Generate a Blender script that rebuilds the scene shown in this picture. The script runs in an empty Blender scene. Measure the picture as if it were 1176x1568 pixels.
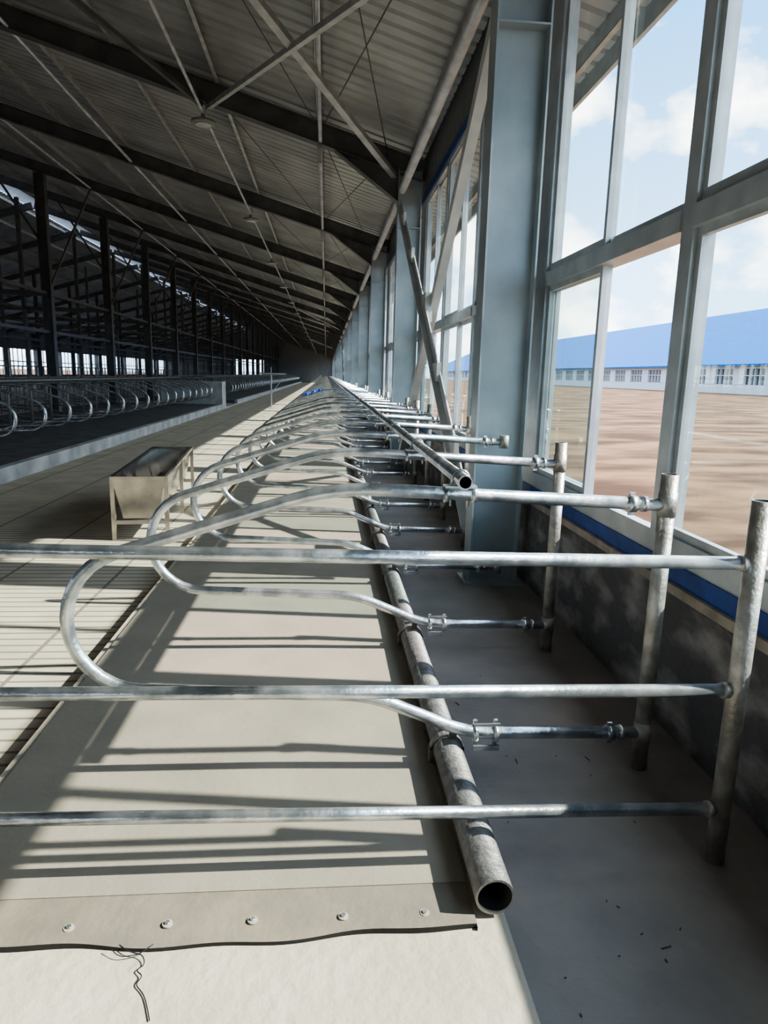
import bpy, math, random
from mathutils import Vector, Matrix
random.seed(7)
scene = bpy.context.scene
C = bpy.context.collection

# ------------------------------------------------------------------ materials
def new_mat(name):
    m = bpy.data.materials.new(name); m.use_nodes = True
    nt = m.node_tree
    for n in list(nt.nodes): nt.nodes.remove(n)
    out = nt.nodes.new('ShaderNodeOutputMaterial')
    return m, nt, out

def pmat(name, col, rough=0.6, metal=0.0, col2=None, scale=8.0, bump=0.0, bscale=None, detail=6, contrast=(0.35,0.65), stretch=(1,1,1), spec=0.5):
    m, nt, out = new_mat(name)
    b = nt.nodes.new('ShaderNodeBsdfPrincipled')
    b.inputs['Roughness'].default_value = rough
    b.inputs['Metallic'].default_value = metal
    b.inputs['Specular IOR Level'].default_value = spec
    nt.links.new(b.outputs[0], out.inputs[0])
    geo = nt.nodes.new('ShaderNodeNewGeometry')
    mp = nt.nodes.new('ShaderNodeMapping'); mp.inputs['Scale'].default_value = stretch
    nt.links.new(geo.outputs['Position'], mp.inputs[0])
    if col2 is None: col2 = tuple(c*0.8 for c in col)
    no = nt.nodes.new('ShaderNodeTexNoise'); no.inputs['Scale'].default_value = scale; no.inputs['Detail'].default_value = detail
    nt.links.new(mp.outputs[0], no.inputs['Vector'])
    cr = nt.nodes.new('ShaderNodeValToRGB')
    cr.color_ramp.elements[0].position = contrast[0]; cr.color_ramp.elements[1].position = contrast[1]
    cr.color_ramp.elements[0].color = (*col2,1); cr.color_ramp.elements[1].color = (*col,1)
    nt.links.new(no.outputs[0], cr.inputs[0]); nt.links.new(cr.outputs[0], b.inputs['Base Color'])
    if bump > 0:
        n2 = nt.nodes.new('ShaderNodeTexNoise'); n2.inputs['Scale'].default_value = bscale or scale*4; n2.inputs['Detail'].default_value = 8
        nt.links.new(mp.outputs[0], n2.inputs['Vector'])
        bp = nt.nodes.new('ShaderNodeBump'); bp.inputs['Strength'].default_value = bump; bp.inputs['Distance'].default_value = 0.02
        nt.links.new(n2.outputs[0], bp.inputs['Height']); nt.links.new(bp.outputs[0], b.inputs['Normal'])
    return m

M = {}
M['galv'] = pmat('galvanized_tube', (0.82,0.85,0.87), 0.27, 0.85, (0.42,0.46,0.49), 11, 0.14, 45, contrast=(0.38,0.62))
M['galv_old'] = pmat('galvanized_weathered', (0.27,0.26,0.255), 0.5, 0.35, (0.17,0.165,0.16), 26, 0.2, 70)
M['galv_post'] = pmat('galvanized_post_mat', (0.60,0.58,0.53), 0.42, 0.6, (0.33,0.305,0.27), 14, 0.2, 60)
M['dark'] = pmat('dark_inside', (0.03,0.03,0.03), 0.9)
M['column'] = pmat('painted_steel_column', (0.41,0.46,0.49), 0.42, 0.25, (0.31,0.365,0.395), 3, 0.05)
M['brace'] = pmat('bracing_angle', (0.68,0.71,0.72), 0.45, 0.1, (0.52,0.55,0.56), 3, 0.05)
M['steel'] = pmat('grey_structural_steel', (0.16,0.165,0.17), 0.55, 0.2, (0.11,0.113,0.118), 3)
M['purlin'] = pmat('galvanized_purlin', (0.52,0.53,0.55), 0.45, 0.2, (0.36,0.37,0.385), 5)
M['deck'] = pmat('roof_sheet', (0.50,0.51,0.525), 0.4, 0.15, (0.35,0.36,0.37), 1.2)
M['white'] = pmat('window_frame_white', (0.52,0.555,0.58), 0.32, 0.2, (0.40,0.435,0.46), 6)
M['blue'] = pmat('blue_strip', (0.02,0.08,0.34), 0.5, 0, (0.015,0.055,0.22), 12)
M['bluetarp'] = pmat('blue_tarp', (0.01,0.12,0.72), 0.5, 0)
M['wall'] = pmat('rough_concrete_wall', (0.38,0.36,0.345), 0.9, 0, (0.13,0.125,0.125), 4.5, 0.8, 22, contrast=(0.48,0.70), stretch=(1,.7,1.3))
M['ledge'] = pmat('plaster_ledge', (0.46,0.40,0.33), 0.85, 0, (0.28,0.245,0.205), 8, 0.4, 30)
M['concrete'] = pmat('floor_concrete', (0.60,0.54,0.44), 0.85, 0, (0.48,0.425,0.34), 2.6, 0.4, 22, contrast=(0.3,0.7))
M['concrete_shade'] = pmat('floor_concrete_shaded', (0.33,0.30,0.285), 0.85, 0, (0.22,0.20,0.19), 2.6, 0.35, 22, contrast=(0.3,0.7))  # floor concrete darkened: the window wall's shade is put into the colour
M['curb'] = pmat('curb_concrete', (0.52,0.52,0.52), 0.85, 0, (0.30,0.30,0.30), 2.0, 0.3, 22)
M['bed'] = pmat('dark_bed', (0.11,0.11,0.11), 0.9, 0, (0.07,0.07,0.07), 3)
M['mat'] = pmat('rubber_mat_dusty', (0.35,0.31,0.25), 0.7, 0, (0.27,0.24,0.195), 3.0, 0.12, 40, contrast=(0.25,0.75))
M['matstrip'] = pmat('mat_edge_strip', (0.27,0.23,0.18), 0.75, 0, (0.20,0.175,0.14), 6, 0.15, 40)
M['rubber'] = pmat('rubber_black', (0.02,0.02,0.022), 0.8)
M['stainless'] = pmat('stainless', (0.50,0.47,0.44), 0.2, 0.9, (0.34,0.325,0.31), 7)
M['soil'] = pmat('soil', (0.25,0.15,0.085), 0.95, 0, (0.085,0.047,0.028), 0.8, 0.9, 4, detail=12, contrast=(0.38,0.6), stretch=(.5,1,1), spec=.1)
M['bwhite'] = pmat('barn_white_wall', (0.60,0.62,0.66), 0.7)
M['bglass'] = pmat('barn_window', (0.06,0.08,0.10), 0.2)
M['straw'] = pmat('straw', (0.10,0.08,0.06), 0.9)
M['lampw'] = pmat('lamp_metal', (0.30,0.31,0.32), 0.4, 0.3)
M['endw'] = pmat('end_wall_panel', (0.20,0.21,0.22), 0.8)

def roofblue():
    m, nt, out = new_mat('blue_roof_sheet')
    b = nt.nodes.new('ShaderNodeBsdfPrincipled'); b.inputs['Roughness'].default_value = 0.6; b.inputs['Specular IOR Level'].default_value=.2
    geo = nt.nodes.new('ShaderNodeNewGeometry'); sep = nt.nodes.new('ShaderNodeSeparateXYZ')
    nt.links.new(geo.outputs['Position'], sep.inputs[0])
    w = nt.nodes.new('ShaderNodeMath'); w.operation='MULTIPLY'; w.inputs[1].default_value = 7.0
    s = nt.nodes.new('ShaderNodeMath'); s.operation='SINE'
    nt.links.new(sep.outputs[1], w.inputs[0]); nt.links.new(w.outputs[0], s.inputs[0])
    cr = nt.nodes.new('ShaderNodeValToRGB')
    cr.color_ramp.elements[0].color=(0.0,0.11,0.36,1); cr.color_ramp.elements[1].color=(0.0,0.19,0.56,1)
    nt.links.new(s.outputs[0], cr.inputs[0]); nt.links.new(cr.outputs[0], b.inputs['Base Color'])
    nt.links.new(b.outputs[0], out.inputs[0]); return m
M['broof'] = roofblue()

def glassmat():
    m, nt, out = new_mat('window_glass')
    t = nt.nodes.new('ShaderNodeBsdfTransparent'); t.inputs[0].default_value=(0.82,0.90,0.88,1)
    g = nt.nodes.new('ShaderNodeBsdfGlossy'); g.inputs['Roughness'].default_value=0.02; g.inputs[0].default_value=(0.9,1,0.97,1)
    f = nt.nodes.new('ShaderNodeLayerWeight'); f.inputs[0].default_value=0.5
    pw = nt.nodes.new('ShaderNodeMath'); pw.operation='POWER'; pw.inputs[1].default_value=4.0
    ml = nt.nodes.new('ShaderNodeMath'); ml.operation='MULTIPLY_ADD'; ml.inputs[1].default_value=0.55; ml.inputs[2].default_value=0.04
    nt.links.new(f.outputs['Facing'], pw.inputs[0]); nt.links.new(pw.outputs[0], ml.inputs[0])
    mx = nt.nodes.new('ShaderNodeMixShader')
    nt.links.new(ml.outputs[0], mx.inputs[0]); nt.links.new(t.outputs[0], mx.inputs[1]); nt.links.new(g.outputs[0], mx.inputs[2])
    nt.links.new(mx.outputs[0], out.inputs[0]); return m
M['glass'] = glassmat()

def slatmat():
    m, nt, out = new_mat('slatted_concrete')
    b = nt.nodes.new('ShaderNodeBsdfPrincipled'); b.inputs['Roughness'].default_value=0.85
    geo = nt.nodes.new('ShaderNodeNewGeometry'); sep = nt.nodes.new('ShaderNodeSeparateXYZ')
    nt.links.new(geo.outputs['Position'], sep.inputs[0])
    def line(idx, period, frac):
        d = nt.nodes.new('ShaderNodeMath'); d.operation='DIVIDE'; d.inputs[1].default_value=period
        fr = nt.nodes.new('ShaderNodeMath'); fr.operation='FRACT'
        lt = nt.nodes.new('ShaderNodeMath'); lt.operation='LESS_THAN'; lt.inputs[1].default_value=frac
        nt.links.new(sep.outputs[idx], d.inputs[0]); nt.links.new(d.outputs[0], fr.inputs[0]); nt.links.new(fr.outputs[0], lt.inputs[0])
        return lt
    a = line(1, 0.10, 0.2); c = line(0, 0.85, 0.03)
    mxm = nt.nodes.new('ShaderNodeMath'); mxm.operation='MAXIMUM'
    nt.links.new(a.outputs[0], mxm.inputs[0]); nt.links.new(c.outputs[0], mxm.inputs[1])
    no = nt.nodes.new('ShaderNodeTexNoise'); no.inputs['Scale'].default_value=2.5; no.inputs['Detail'].default_value=7
    nt.links.new(geo.outputs['Position'], no.inputs['Vector'])
    cr = nt.nodes.new('ShaderNodeValToRGB'); cr.color_ramp.elements[0].position=.3; cr.color_ramp.elements[1].position=.7
    cr.color_ramp.elements[0].color=(0.42,0.375,0.295,1); cr.color_ramp.elements[1].color=(0.60,0.54,0.43,1)
    nt.links.new(no.outputs[0], cr.inputs[0])
    mix = nt.nodes.new('ShaderNodeMixRGB'); mix.inputs[2].default_value=(0.22,0.19,0.15,1)
    nt.links.new(mxm.outputs[0], mix.inputs[0]); nt.links.new(cr.outputs[0], mix.inputs[1])
    nt.links.new(mix.outputs[0], b.inputs['Base Color']); nt.links.new(b.outputs[0], out.inputs[0])
    return m
M['slat'] = slatmat()

# ------------------------------------------------------------------ mesh builder
class MB:
    def __init__(s): s.v=[]; s.f=[]; s.m=[]; s.sm=[]; s.mats=[]
    def mi(s, k):
        if k not in s.mats: s.mats.append(k)
        return s.mats.index(k)
    def poly(s, pts, mat, smooth=False):
        n=len(s.v); s.v += [tuple(p) for p in pts]; s.f.append(tuple(range(n,n+len(pts)))); s.m.append(s.mi(mat)); s.sm.append(smooth)
    def obox(s, c, ax, ay, az, mat):
        c=Vector(c); ax=Vector(ax); ay=Vector(ay); az=Vector(az); n=len(s.v)
        for sx,sy,sz in ((-1,-1,-1),(1,-1,-1),(1,1,-1),(-1,1,-1),(-1,-1,1),(1,-1,1),(1,1,1),(-1,1,1)):
            s.v.append(tuple(c+ax*sx+ay*sy+az*sz))
        k=s.mi(mat)
        for q in ((0,3,2,1),(4,5,6,7),(0,1,5,4),(1,2,6,5),(2,3,7,6),(3,0,4,7)):
            s.f.append(tuple(n+i for i in q)); s.m.append(k); s.sm.append(False)
    def box(s,x0,x1,y0,y1,z0,z1,mat):
        s.obox(((x0+x1)/2,(y0+y1)/2,(z0+z1)/2),((x1-x0)/2,0,0),(0,(y1-y0)/2,0),(0,0,(z1-z0)/2),mat)
    def bar(s,p0,p1,w,h,mat,up=(0,0,1)):
        p0=Vector(p0);p1=Vector(p1);d=p1-p0;L=d.length;d.normalize();up=Vector(up)
        sd=d.cross(up); 
        if sd.length<1e-4: sd=d.cross(Vector((1,0,0)))
        sd.normalize(); u=sd.cross(d)
        s.obox((p0+p1)/2,d*L/2,sd*w/2,u*h/2,mat)
    def tube(s,pts,r,mat,seg=12,cap=True,hollow=False):
        pts=[Vector(p) for p in pts]; n=len(pts); rings=[]; k=s.mi(mat)
        t0=(pts[1]-pts[0]).normalized()
        ref=Vector((0,0,1)) if abs(t0.z)<0.9 else Vector((0,1,0))
        u=t0.cross(ref).normalized()
        for i in range(n):
            if i==0: t=pts[1]-pts[0]
            elif i==n-1: t=pts[-1]-pts[-2]
            else: t=(pts[i+1]-pts[i]).normalized()+(pts[i]-pts[i-1]).normalized()
            t.normalize(); u=(u-t*u.dot(t)).normalized(); w=t.cross(u)
            st=len(s.v)
            for j in range(seg):
                a=2*math.pi*j/seg; s.v.append(tuple(pts[i]+(u*math.cos(a)+w*math.sin(a))*r))
            rings.append(st)
        for i in range(n-1):
            for j in range(seg):
                j2=(j+1)%seg
                s.f.append((rings[i]+j,rings[i]+j2,rings[i+1]+j2,rings[i+1]+j)); s.m.append(k); s.sm.append(True)
        if cap:
            s.f.append(tuple(rings[0]+j for j in range(seg))[::-1]); s.m.append(k); s.sm.append(False)
            s.f.append(tuple(rings[-1]+j for j in range(seg))); s.m.append(k); s.sm.append(False)
    def pipe(s,p0,p1,r,th,mat,seg=32,inner='dark'):
        p0=Vector(p0);p1=Vector(p1);t=(p1-p0).normalized()
        ref=Vector((0,0,1)) if abs(t.z)<0.9 else Vector((0,1,0))
        u=t.cross(ref).normalized(); w=t.cross(u); n=len(s.v)
        for p in (p0,p1):
            for rr in (r,r-th):
                for j in range(seg):
                    a=2*math.pi*j/seg; s.v.append(tuple(p+(u*math.cos(a)+w*math.sin(a))*rr))
        k=s.mi(mat);ki=s.mi(inner)
        for j in range(seg):
            j2=(j+1)%seg
            s.f.append((n+j,n+j2,n+2*seg+j2,n+2*seg+j)); s.m.append(k); s.sm.append(True)
            s.f.append((n+seg+j,n+3*seg+j,n+3*seg+j2,n+seg+j2)); s.m.append(ki); s.sm.append(True)
            s.f.append((n+j,n+seg+j,n+seg+j2,n+j2)); s.m.append(k); s.sm.append(False)
            s.f.append((n+2*seg+j,n+2*seg+j2,n+3*seg+j2,n+3*seg+j)); s.m.append(k); s.sm.append(False)
    def mesh(s,name):
        me=bpy.data.meshes.new(name); me.from_pydata(s.v,[],s.f)
        for k in s.mats: me.materials.append(M[k])
        me.polygons.foreach_set('material_index',s.m); me.polygons.foreach_set('use_smooth',s.sm)
        me.update(); return me
    def build(s,name,loc=(0,0,0),rot=0):
        o=bpy.data.objects.new(name,s.mesh(name)); C.objects.link(o); o.location=loc; o.rotation_euler=(0,0,rot); return o

def fillet(pts, rad, n=6):
    pts=[Vector(p) for p in pts]; out=[pts[0]]
    for i in range(1,len(pts)-1):
        a,b,c=pts[i-1],pts[i],pts[i+1]
        r=min(rad,(a-b).length*.49,(c-b).length*.49)
        p=b+(a-b).normalized()*r; q=b+(c-b).normalized()*r
        for k in range(n+1):
            t=k/n; out.append(p*(1-t)**2+b*2*t*(1-t)+q*t*t)
    out.append(pts[-1]); return out

# ------------------------------------------------------------------ key dims
Y0,Y1=-7.6,129.0
BAY=6.2
FY=[4.85+BAY*i for i in range(-2,21)]
SL=0.29
def raf(x): return 4.5+SL*(1.05-x)      # rafter underside
XR=-14.0
XW=1.5

# floor
b=MB(); b.box(-1.2,0.52,Y0,Y1,-0.4,0,'concrete'); b.box(0.52,1.5,Y0,Y1,-0.4,0,'concrete_shade'); b.build('floor')  # strip from pipe to wall uses the concrete with painted-in shade
b=MB(); b.box(-4.57,-1.2,Y0,Y1,-0.4,-0.15,'slat'); b.build('floor_slatted_alley')
b=MB(); 
for (a,c) in ((Y0,31),(36,Y1)):
    b.box(-4.72,-4.57,a,c,-0.4,0.07,'curb'); b.box(-9.6,-4.72,a,c,-0.4,0.05,'bed')
b.box(-9.6,-4.57,31,36,-0.4,-0.1,'curb')
b.box(-29.4,-9.6,Y0,Y1,-0.4,-0.05,'curb')
b.build('floor_opposite_stalls')

# mat
b=MB()
nx=60
def edge(i):
    x=-1.16+(0.43+1.16)*i/nx
    return x, 1.575+0.012*math.sin(x*5)+0.006*math.sin(x*17)
top=0.012
for i in range(nx):
    x0,e0=edge(i); x1,e1=edge(i+1)
    z0=top+0.006*max(0,math.sin(x0*6)); z1=top+0.006*max(0,math.sin(x1*6))
    b.poly([(x0,e0,z0),(x1,e1,z1),(x1,1.75,top),(x0,1.75,top)],'matstrip')
    b.poly([(x0,e0,0),(x1,e1,0),(x1,e1,z1),(x0,e0,z0)],'rubber')
b.poly([(-1.16,1.75,top+.003),(.43,1.75,top+.003),(.43,Y1,top+.003),(-1.16,Y1,top+.003)],'mat')
b.poly([(-1.16,1.75,top),(.43,1.75,top),(.43,1.75,top+.003),(-1.16,1.75,top+.003)],'mat')
b.poly([(.43,1.58,0),(.43,Y1,0),(.43,Y1,top+.003),(.43,1.58,top)],'rubber')
b.poly([(-1.16,Y1,0),(-1.16,1.58,0),(-1.16,1.58,top),(-1.16,Y1,top+.003)],'rubber')
for x in (-0.98,-0.68,-0.42,-0.19,0.06,0.29):
    b.tube([(x,1.635,top),(x,1.635,top+.006)],0.014,'ledge',12)
    b.tube([(x,1.635,top),(x,1.635,top+.011)],0.007,'galv',8)
b.build('rubber_stall_mat')

# brisket pipe
b=MB(); b.pipe((0.485,1.62,0.07),(0.48,Y1-1,0.07),0.056,0.007,'galv_old',36); b.build('brisket_pipe')

# ------------------------------------------------------------------ stall dividers
ZT=1.06
RT=0.0235
def loop_path(f):
    cx,cz,r=-0.64,0.62,0.265
    arc=[]
    for k in range(15):
        a=math.radians(108+ (267-108)*k/14); arc.append((cx+r*math.cos(a),cz+r*math.sin(a)))
    top=fillet([(1.25,0,ZT),(0.03,0,1.112),(arc[0][0],0,arc[0][1])],0.16)
    low=fillet([(arc[-1][0],0,arc[-1][1]),(0.17,0,0.325),(0.55,0,0.163),(1.25,0,0.150)],0.10)
    pts=[Vector(p) for p in top]+[Vector((p[0],0,p[1])) for p in arc[1:-1]]+[Vector(p) for p in low]
    return [Vector(f(p)) for p in pts]

def divider_mesh(seg, post=True, detail=True):
    b=MB()
    b.tube(loop_path(lambda p:p),RT,'galv',seg)
    if post:
        b.pipe((1.25,0.0,0.0),(1.25,0.0,1.175),0.031,0.005,'galv_post',seg)
    if detail:
        for z in (ZT+.004,0.152):
            b.tube([(1.10,0,z),(1.13,0,z)],0.031,'galv',seg); b.tube([(1.15,0,z),(1.17,0,z)],0.029,'galv',seg)
            b.bar((1.115,0,z-.042),(1.115,0,z+.042),0.012,0.02,'galv')
            b.tube([(1.25,0,z-.045),(1.25,0,z+.045)],0.034,'galv_post',seg)
        for x in (0.58,0.66):
            b.tube([(x-.008,0,.16),(x+.008,0,.16)],0.034,'galv',seg)
            b.bar((x,0,.11),(x,0,.215),0.014,0.014,'galv')
        b.bar((0.57,-.03,.115),(0.67,-.03,.115),0.01,0.02,'galv')
        b.bar((0.57,-.03,.21),(0.67,-.03,.21),0.006,0.01,'galv')
        pts=[(0.482+.064*math.cos(a),0.05,0.07+.064*math.sin(a)) for a in [math.pi*k/12 for k in range(0,13)]]
        for p,q in zip(pts[:-1],pts[1:]): b.bar(p,q,0.03,0.006,'galv_old',up=(p[0]-.482,0,p[2]-.07))
        b.bar((0.546,0.05,0.0),(0.546,0.05,.08),0.03,0.01,'galv_old'); b.bar((0.418,0.05,0.012),(0.418,0.05,.08),0.03,0.01,'galv_old')
        b.bar((0.50,0.03,.12),(0.50,0.005,.20),0.03,0.012,'galv_old')
        zt=1.093
        b.tube([(0.42,0,zt),(0.435,0,zt)],0.030,'galv',seg); b.tube([(0.52,0,zt),(0.535,0,zt)],0.030,'galv',seg)
        b.bar((0.42,0,zt+.028),(0.535,0,zt+.028),0.05,0.008,'galv')
        pts=[(0.477+.031*math.cos(a),0,1.148+.031*math.sin(a)) for a in [math.pi*k/10 for k in range(0,11)]]
        b.tube([(0.508,0,1.05)]+pts+[(0.446,0,1.05)],0.005,'galv',6)
    return b
mdet=divider_mesh(20).mesh('stall_divider'); mnop=divider_mesh(20,post=False).mesh('stall_divider_column_mount')
NY=[2.35+1.17*i for i in range(0,106)]
for i,y in enumerate(NY[:14]):
    o=bpy.data.objects.new('stall_divider', mnop if i==2 else mdet); C.objects.link(o); o.location=(0,y,0)
b=MB()
for y in NY[14:]:
    b.tube(loop_path(lambda p:(p[0],y,p[2])),RT,'galv',8)
    b.tube([(1.25,y,0),(1.25,y,1.175)],0.031,'galv_post',8)
b.build('stall_divider_row')
b=MB(); b.pipe((0.477,2.26,1.148),(0.477,Y1-1,1.148),0.025,0.004,'galv',20); b.build('neck_rail')

# near three-rail panel
b=MB(); yp=1.82
for zl,z in ((1.03,0.988),(0.615,0.588),(0.23,0.185)):
    b.tube([(-1.55,yp,zl),(1.25,yp,z)],0.0195,'galv',24)
    b.tube([(1.205,yp,z),(1.225,yp,z)],0.024,'galv_post',20)
b.pipe((1.255,yp,0),(1.255,yp,1.175),0.03,0.005,'galv_post',28)
b.pipe((-1.55,yp,-.15),(-1.55,yp,1.15),0.03,0.005,'galv_post',20)
b.build('three_rail_gate_panel')

# left stalls
b=MB()
ly=[3.0+1.17*i for i in range(0,24)]+[36.6+1.17*i for i in range(0,78)]
for y in ly:
    b.tube(loop_path(lambda p:(-5.77-p[0],y,p[2]+.05)),0.027,'galv',6)
    b.tube([(-7.02,y,.05),(-7.02,y,1.3)],0.03,'galv_old',6)
    if y<90: b.tube(loop_path(lambda p:(-8.27+p[0],y,p[2]+.05)),0.0255,'galv_old',6)
for a,c in ((3,30.2),(36.4,127)):
    b.tube([(-6.25,a,1.21),(-6.25,c,1.21)],0.025,'galv_old',8)
    b.tube([(-7.8,a,1.21),(-7.8,c,1.21)],0.025,'galv_old',8)
b.build('opposite_stall_divider_row')
b=MB(); b.box(-7.4,-4.6,31.0,31.15,-.1,1.05,'curb'); b.box(-7.4,-4.6,32.0,32.15,-.1,1.05,'curb'); b.box(-4.75,-4.6,31.15,32.0,-.1,1.05,'curb'); b.box(-7.4,-4.75,31.15,32,.4,.5,'curb'); b.build('water_station')

# crossing gate post + blue tarp on a divider
b=MB(); b.pipe((-2.6,33,-.15),(-2.6,33,1.75),.035,.006,'white',12); b.bar((-3.1,33,1.45),(-1.9,33,1.45),.05,.06,'white'); b.bar((-2.6,33,.5),(-2.1,33,1.2),.03,.03,'white'); b.box(-2.75,-2.45,32.85,33.15,-.15,-.13,'white'); b.build('crossing_gate_post')
b=MB()
yt=NY[14]; n=10; rows=8
G=[]
for i in range(n+1):
    x=-.12-.5*i/n; zc=1.14+(x-.03)*.33
    row=[]
    for j in range(rows+1):
        t=j/rows-.5; drop=max(0,abs(t)-.06)*1.1
        row.append((x+.02*math.sin(j*2+i), yt+(.05 if t>0 else -.05)*min(1,abs(t)*8)+.02*math.sin(i*1.7+j), zc+.03-drop))
    G.append(row)
for i in range(n):
    for j in range(rows): b.poly([G[i][j],G[i+1][j],G[i+1][j+1],G[i][j+1]],'bluetarp')
b.build('blue_tarp')

# central headlock fence
b=MB()
for X in (-10.6,-17.4):
    for z in (0.35,0.9,1.5): b.tube([(X,0,z),(X,126,z)],0.025,'steel',6)
    y=0
    while y<126:
        b.tube([(X,y,-.05),(X,y,1.5)],0.018,'steel',5); y+=0.6
b.build('headlock_fence')

# ------------------------------------------------------------------ structure
def hcol(b,x0,x1,y,z0,z1,w,mat,t=0.012):
    b.box(x0,x0+t,y-w/2,y+w/2,z0,z1,mat); b.box(x1-t,x1,y-w/2,y+w/2,z0,z1,mat); b.box(x0+t,x1-t,y-.006,y+.006,z0,z1,mat)
colb=MB(); hcol(colb,1.06,1.42,0,0,4.55,0.2,'column')
colb.box(1.02,1.46,-.14,.14,0,.02,'column')
for z in (3.72,): colb.box(1.07,1.41,-.1,.1,z,z+.012,'column')
colm=colb.mesh('steel_column')
for y in FY:
    o=bpy.data.objects.new('steel_column',colm); C.objects.link(o); o.location=(0,y,0)
icb=MB(); 
hcol(icb,-9.05,-8.75,0,0.0,raf(-8.9),0.25,'steel')
icm=icb.mesh('interior_column')
icb=MB(); hcol(icb,-19.2,-19.0,0,0.0,raf(-8.9),0.2,'steel'); icm2=icb.mesh('interior_column')
for y in FY:
    for me in (icm,icm2):
        o=bpy.data.objects.new('interior_column',me); C.objects.link(o); o.location=(0,y,0)
b=MB()
for X in (-8.9,-19.1,-12.2,-15.8):
    for z in (3.8,2.6): b.bar((X,Y0,z),(X,Y1,z),0.08,0.1,'steel')
for X in (-12.2,-15.8):
    for y in FY:
        b.box(X-.07,X+.07,y-.07,y+.07,-.05,raf(-11),'steel')
for y in FY:
    b.bar((-8.9,y,3.8),(-19.1,y,3.8),0.1,0.16,'steel'); 
    b.bar((-8.9,y,3.8),(-7.4,y,raf(-7.4)),0.06,0.06,'steel'); b.bar((-8.9,y,5.2),(-10.6,y,raf(-10.6)),0.06,0.06,'steel')
b.build('interior_truss_frame')

# rafters
b=MB()
def ibeam(b,p0,p1,h,w,mat):
    p0=Vector(p0);p1=Vector(p1); d=(p1-p0).normalized(); sd=Vector((0,1,0)); u=sd.cross(d); 
    if u.z<0: u=-u
    L=(p1-p0).length/2; c=(p0+p1)/2
    b.obox(c+u*h*.5,d*L,sd*.005,u*h*.5,mat); b.obox(c+u*.006,d*L,sd*w/2,u*.006,mat); b.obox(c+u*(h-.006),d*L,sd*w/2,u*.006,mat)
for y in FY:
    ibeam(b,(1.46,y,raf(1.46)),(XR,y,raf(XR)),0.29,0.18,'steel')
    ibeam(b,(2*XR-1.46,y,raf(1.46)),(XR,y,raf(XR)),0.29,0.18,'steel')
    for s in (-.005,.005):
        b.poly([(1.06,y+s,4.1),(1.06,y+s,raf(1.06)),(0.1,y+s,raf(0.1))],'steel')
    b.bar((1.06,y,4.1),(0.1,y,raf(0.1)),0.18,0.012,'steel')
b.build('roof_rafters')
# purlins
b=MB()
xs=[1.3-1.45*k for k in range(0,11)]+[2.4]
for x in xs:
    for X in (x,2*XR-x):
        z=raf(x)+.30
        b.box(X-.03,X-.024,Y0,Y1,z,z+.15,'purlin'); b.box(X-.03,X+.03,Y0,Y1,z,z+.006,'purlin'); 
b.build('roof_purlins')
# longitudinal struts + bracing
b=MB()
for X in (-0.12,-4.5,-7.4):
    b.tube([(X,Y0,raf(X)+.05),(X,Y1,raf(X)+.05)],0.03,'purlin',10)
b.tube([(1.13,Y0,4.28),(1.13,Y1,4.28)],0.06,'purlin',16)
for i,y in enumerate(FY[:-1]):
    b.box(-.16,-.10,y-.02,y+.02,raf(-.12)-.25,raf(-.12)+.05,'purlin')
    if i in (2,8,14):
        y2=y+BAY
        zz=-.04
        b.bar((1.0,y2,raf(1.0)+zz),(-1.85,y,raf(-1.85)+zz),.09,.07,'purlin'); b.bar((-1.75,y2,raf(-1.75)+zz),(1.0,y,raf(1.0)+zz-.08),.06,.06,'purlin')
        b.bar((-1.85,y2,raf(-1.85)+zz),(-5,y,raf(-5)+zz),.06,.06,'steel'); b.bar((-5,y2,raf(-5)+zz),(-1.8,y,raf(-1.8)+zz-.07),.06,.06,'steel')
    b.tube([(.9,y,raf(.9)+.2),(-.12,y+BAY,raf(-.12)+.2)],0.008,'steel',5); b.tube([(-.12,y,raf(-.12)+.2),(.9,y+BAY,raf(.9)+.2)],0.008,'steel',5)
    b.tube([(-1.7,y,raf(-1.7)+.2),(-.12,y+BAY,raf(-.12)+.2)],0.008,'steel',5)
b.build('roof_bracing')
# wall cross braces (angles)
b=MB()
for y in (FY[2],FY[8],FY[14]):
    a=y+.12; c=y+BAY-.12
    b.bar((1.16,a,4.3),(1.16,c,.15),.012,.12,'brace'); b.bar((1.20,a,4.25),(1.20,c,.10),.09,.012,'brace')
    b.bar((1.10,a,.45),(1.10,c,4.1),.012,.12,'brace'); b.bar((1.07,a,.39),(1.07,c,4.04),.08,.012,'brace')
    b.box(1.09,1.17,(a+c)/2-.16,(a+c)/2+.16,2.1,2.42,'brace')
    for t in (.12,.3,.7,.88):
        p=Vector((1.09,a,.45)).lerp(Vector((1.09,c,4.1)),t); b.box(1.06,1.10,p.y-.14,p.y+.14,p.z-.09,p.z+.09,'brace')
b.build('wall_cross_brace')

# roof deck, corrugated
def deck(b,side):
    y=Y0; per=0.25
    prof=[]
    while y<Y1:
        prof+= [(y,0),(y+.16,0),(y+.18,.035),(y+.23,.035)]; y+=per
    def P(x,y,h):
        X = x if side>0 else 2*XR-x
        return (X,y,raf(x)+.452+h)
    xa,xb=2.6,-13.4
    n=len(b.v); k=b.mi('deck')
    for (y,h) in prof: b.v.append(P(xa,y,h)); b.v.append(P(xb,y,h))
    for i in range(len(prof)-1):
        b.f.append((n+2*i,n+2*i+2,n+2*i+3,n+2*i+1)); b.m.append(k); b.sm.append(False)
b=MB(); deck(b,1); deck(b,-1)
zr=raf(XR)+.88
b.poly([(XR+1.1,Y0,zr-.3),(XR+1.1,Y1,zr-.3),(XR,Y1,zr+.05),(XR,Y0,zr+.05)],'deck'); b.poly([(XR-1.1,Y0,zr-.3),(XR-1.1,Y1,zr-.3),(XR,Y1,zr+.05),(XR,Y0,zr+.05)],'deck')
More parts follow.
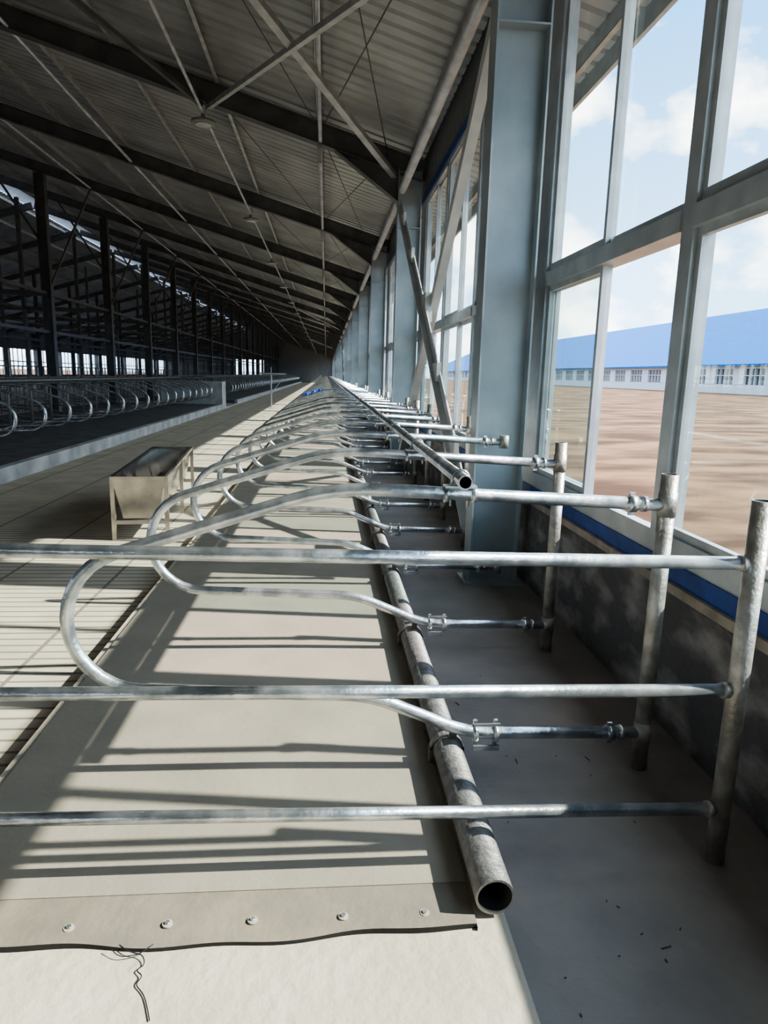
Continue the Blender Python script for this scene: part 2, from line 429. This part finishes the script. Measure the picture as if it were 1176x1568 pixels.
b.box(2.58,2.62,Y0,Y1,raf(2.6)+.28,raf(2.6)+.5,'white')
b.build('ceiling')

# conduit with lamps
b=MB()
b.tube([(-1.77,Y0,5.08),(-1.77,Y1,5.08)],0.022,'purlin',8)
for y in FY:
    b.tube([(-1.77,y-.1,5.08),(-1.77,y-.1,5.3)],0.01,'purlin',6)
    y-=.35
    b.tube([(-1.77,y,5.06),(-1.77,y,4.97)],0.03,'lampw',10)
    b.tube([(-1.77,y,4.97),(-1.77,y,4.93)],0.17,'lampw',24); b.tube([(-1.77,y,4.931),(-1.77,y,4.915)],0.11,'white',20)
b.build('ceiling_lamp_line')

# ------------------------------------------------------------------ walls
b=MB()
b.box(XW,XW+.24,Y0,Y1,-.4,.62,'wall'); b.box(XW-.03,XW+.24,Y0,Y1,.62,.66,'ledge')
b.box(XW,XW+.02,Y0,Y1,4.27,4.85,'endw')
b.build('wall_right')
b=MB(); b.box(XW-.01,XW+.05,Y0,Y1,.66,.74,'blue'); b.box(XW-.01,XW+.05,Y0,Y1,4.17,4.27,'blue'); b.build('trim_1')

def window(idx,ya,yb,detail,opened):
    b=MB(); x0,x1=XW+.0,XW+.10; t=.05
    zb,zt,ztr=.74,4.17,2.13
    b.box(x0,x1,ya,ya+t,zb,zt,'white'); b.box(x0,x1,yb-t,yb,zb,zt,'white')
    b.box(x0,x1,ya+t,yb-t,zb,zb+.08,'white'); b.box(x0,x1,ya+t,yb-t,zt-t,zt,'white'); b.box(x0-.01,x1+.02,ya+t,yb-t,ztr,ztr+.09,'white')
    b.box(x0+.0,x0+.02,ya+t,yb-t,zb+.08,zb+.10,'white')
    ym=(ya+yb)/2
    def sash(y0,y1,z0,z1,xs,gl=True,s=.035):
        b.box(xs,xs+.03,y0,y0+s,z0,z1,'white'); b.box(xs,xs+.03,y1-s,y1,z0,z1,'white')
        b.box(xs,xs+.03,y0+s,y1-s,z0,z0+s*1.6,'white'); b.box(xs,xs+.03,y0+s,y1-s,z1-s,z1,'white')
        if gl: b.poly([(xs+.015,y0+s,z0+s),(xs+.015,y1-s,z0+s),(xs+.015,y1-s,z1-s),(xs+.015,y0+s,z1-s)],'glass')
    lo0,lo1=zb+.08,ztr; up0,up1=ztr+.09,zt-t
    if opened:
        sash(ym-.03,yb-t,lo0,lo1,x0+.022); sash(ym+.0,yb-t-.03,lo0,lo1,x0+.06)
    else:
        sash(ym-.03,yb-t,lo0,lo1,x0+.022); sash(ya+t,ym+.03,lo0,lo1,x0+.06)
    sash(ym-.03,yb-t,up0,up1,x0+.022); sash(ya+t,ym+.03,up0,up1,x0+.06)
    b.build('window_%d'%idx)
wi=1
for i,y in enumerate(FY[:-1]):
    s=y+.02; e=y+BAY-.02
    w=1.93
    fill=e-3*w
    if fill-s>0.01:
        bb=MB(); bb.box(XW,XW+.06,s-.04,fill,.74,4.17,'white'); bb.build('trim_%d'%(i+2))
    for k in range(3):
        window(wi,e-(k+1)*w,e-k*w,True,(i==1 and k==0) or (i>1 and (k+i)%2==0)); wi+=1

# far-left wall
b=MB(); XL=-29.5
b.box(XL-.2,XL,Y0,Y1,-.4,.7,'wall'); b.box(XL-.1,XL,Y0,Y1,3.2,4.9,'endw')
y=Y0
while y<Y1:
    b.box(XL-.08,XL,y,y+.12,.7,3.2,'white'); y+=1.0
b.box(XL-.08,XL,Y0,Y1,1.9,2.0,'white')
for y in FY: b.box(XL,XL+.4,y-.1,y+.1,0,4.5,'steel')
b.build('wall_left')
# end walls
for nm,y in (('wall_back',Y0-.1),('wall_front',Y1)):
    b=MB(); 
    b.box(-29.5,-16.5,y,y+.1,-.4,4.5,'endw'); b.box(-11.5,1.7,y,y+.1,-.4,4.5,'endw'); b.box(-16.5,-11.5,y,y+.1,4,4.5,'endw')
    b.poly([(1.7,y,4.5),(1.7,y,raf(1.7)+.45),(XR,y,raf(XR)+.45),(2*XR-1.7,y,raf(1.7)+.45),(-29.7,y,4.5)],'endw')
    b.build(nm)

# ------------------------------------------------------------------ trough
b=MB()
L=1.35; H0,H1=.22,.62; wt,wb=.25,.16
def shell(off,zb,zt,flip):
    A=[(-wt+off,-L+off,zt),(wt-off,-L+off,zt),(wt-off,L-off,zt),(-wt+off,L-off,zt)]
    B=[(-wb+off,-L+off+.02,zb),(wb-off,-L+off+.02,zb),(wb-off,L-off-.02,zb),(-wb+off,L-off-.02,zb)]
    for i in range(4):
        j=(i+1)%4; q=[A[i],A[j],B[j],B[i]]; b.poly(q if not flip else q[::-1],'stainless')
    b.poly(B,'stainless')
    return A
A=shell(0,H0,H1,False); Bq=shell(.01,H0+.01,H1,True)
for i in range(4):
    j=(i+1)%4; b.bar(Vector(A[i]),Vector(A[j]),.03,.03,'stainless')
for sy in (-L+.03,L-.03,0):
    for sx in (-1,1):
        b.box(sx*(wt-.0)-.02,sx*(wt-.0)+.02,sy-.02,sy+.02,0,H1,'stainless')
    b.box(-wt,wt,sy-.015,sy+.015,.16,.20,'stainless')
b.build('water_trough',(-1.93,8.0,-.15),math.radians(5.5))

# debris / wire
b=MB()
wp=[(-0.53,1.575,.012),(-0.5,1.55,.014),(-0.46,1.54,.012),(-.45,1.515,.005),(-.47,1.50,.006),(-.445,1.48,.008),(-.46,1.46,.005),(-.43,1.43,.004),(-.41,1.385,.004),(-.40,1.36,.004)]
b.tube(fillet(wp,.02,3),0.0016,'rubber',6); b.tube(fillet([(-.55,1.56,.02),(-.52,1.535,.012),(-.47,1.545,.01),(-.44,1.565,.02)],.02,4),.0014,'rubber',6)
b.build('loose_tie_wire')
b=MB()
for i in range(26):
    x=random.uniform(.6,1.1); y=random.uniform(1.2,1.7) if i<14 else random.uniform(1.9,3.3); a=random.uniform(0,3.14); l=random.choice([.006,.008,.01,.03])
    b.bar((x,y,.002),(x+l*math.cos(a),y+l*math.sin(a),.003),.003,.002,'straw')
b.build('straw_debris')

# ------------------------------------------------------------------ outside
b=MB(); b.poly([(1.74,-120,-.05),(1.74,500,-.05),(50,500,.38),(50,-120,.38)][::-1],'soil'); b.poly([(50,-120,.38),(400,-120,.38),(400,500,.38),(50,500,.38)],'soil')
b.poly([(-300,-120,-.45),(1.7,-120,-.45),(1.7,500,-.45),(-300,500,-.45)],'soil'); b.build('ground')
b=MB(); X=50; ya,yb=-20,330
b.box(X,X+40,ya,yb,.2,1.5,'bwhite'); b.box(X,X+40,ya,yb,3.4,3.9,'bwhite'); b.box(X+.3,X+39.7,ya+.3,yb,1.5,3.4,'bglass')
y=ya
n=0
while y<yb:
    b.box(X-.05,X+.3,y,y+2.2,1.5,3.4,'bwhite')
    for k in range(1,4): b.box(X,X+.3,y+2.2+k*1.0-.06,y+2.2+k*1.0+.06,1.5,3.4,'bwhite')
    b.box(X,X+.3,y,y+6.2,2.55,2.65,'bwhite')
    y+=6.2; n+=1
b.box(X-.9,X-.7,ya,yb,3.7,3.95,'broof')
b.poly([(X-1,ya-1,3.9),(X-1,yb,3.9),(X+20,yb,13.6),(X+20,ya-1,13.6)],'broof'); b.poly([(X+41,ya-1,3.9),(X+41,yb,3.9),(X+20,yb,13.6),(X+20,ya-1,13.6)],'broof')
b.poly([(X,ya,3.9),(X+20,ya,13.4),(X+40,ya,3.9)],'bwhite')
b.build('blue_roofed_barn')

# ------------------------------------------------------------------ world + sun
w=bpy.data.worlds.new('World'); scene.world=w; w.use_nodes=True; nt=w.node_tree
for n in list(nt.nodes): nt.nodes.remove(n)
out=nt.nodes.new('ShaderNodeOutputWorld'); bg=nt.nodes.new('ShaderNodeBackground'); nt.links.new(bg.outputs[0],out.inputs[0])
tc=nt.nodes.new('ShaderNodeTexCoord'); sep=nt.nodes.new('ShaderNodeSeparateXYZ'); nt.links.new(tc.outputs['Generated'],sep.inputs[0])
cr=nt.nodes.new('ShaderNodeValToRGB'); cr.color_ramp.elements[0].position=0.0; cr.color_ramp.elements[1].position=.45
cr.color_ramp.elements[0].color=(.50,.72,.92,1); cr.color_ramp.elements[1].color=(.11,.33,.70,1)
nt.links.new(sep.outputs[2],cr.inputs[0])
mp=nt.nodes.new('ShaderNodeMapping'); mp.inputs['Scale'].default_value=(1,1,1.6); nt.links.new(tc.outputs['Generated'],mp.inputs[0])
no=nt.nodes.new('ShaderNodeTexNoise'); no.inputs['Scale'].default_value=4.6; no.inputs['Detail'].default_value=7; no.inputs['Roughness'].default_value=.5; nt.links.new(mp.outputs[0],no.inputs['Vector'])
c2=nt.nodes.new('ShaderNodeValToRGB'); c2.color_ramp.elements[0].position=.48; c2.color_ramp.elements[1].position=.57
nt.links.new(no.outputs[0],c2.inputs[0])
mx=nt.nodes.new('ShaderNodeMixRGB'); mx.inputs[2].default_value=(1.3,1.28,1.25,1)
nt.links.new(c2.outputs[0],mx.inputs[0]); nt.links.new(cr.outputs[0],mx.inputs[1]); nt.links.new(mx.outputs[0],bg.inputs[0])
bg.inputs[1].default_value=2.1
sd=bpy.data.lights.new('sun','SUN'); sd.energy=6.0; sd.angle=math.radians(.8); sd.color=(1,.94,.84)
so=bpy.data.objects.new('sun',sd); C.objects.link(so)
d=Vector((-1.20,0.155,-1)).normalized()
so.rotation_euler=d.to_track_quat('-Z','Y').to_euler(); so.location=(20,5,20)

# ------------------------------------------------------------------ camera
F=1130.0
Yc=Vector((-96,230,F)).normalized()
Xc=Vector((1,-0.026,0)); Xc=Xc-Yc*Xc.dot(Yc); Xc.normalize()
Zc=-(Xc.cross(Yc)); Zc.normalize()
right=Vector((Xc.x,Yc.x,Zc.x)); up=Vector((Xc.y,Yc.y,Zc.y)); fw=Vector((Xc.z,Yc.z,Zc.z))
cam=bpy.data.cameras.new('camera'); co=bpy.data.objects.new('camera',cam); C.objects.link(co)
mt=Matrix((( right.x,up.x,-fw.x,0),(right.y,up.y,-fw.y,0),(right.z,up.z,-fw.z,1.5),(0,0,0,1)))
co.matrix_world=mt
cam.sensor_fit='VERTICAL'; cam.sensor_height=24; cam.lens=24*F/1707; cam.clip_start=.05; cam.clip_end=2000
scene.camera=co
scene.view_settings.view_transform='AgX'
scene.view_settings.look='AgX - Medium High Contrast'
scene.view_settings.exposure=1.15
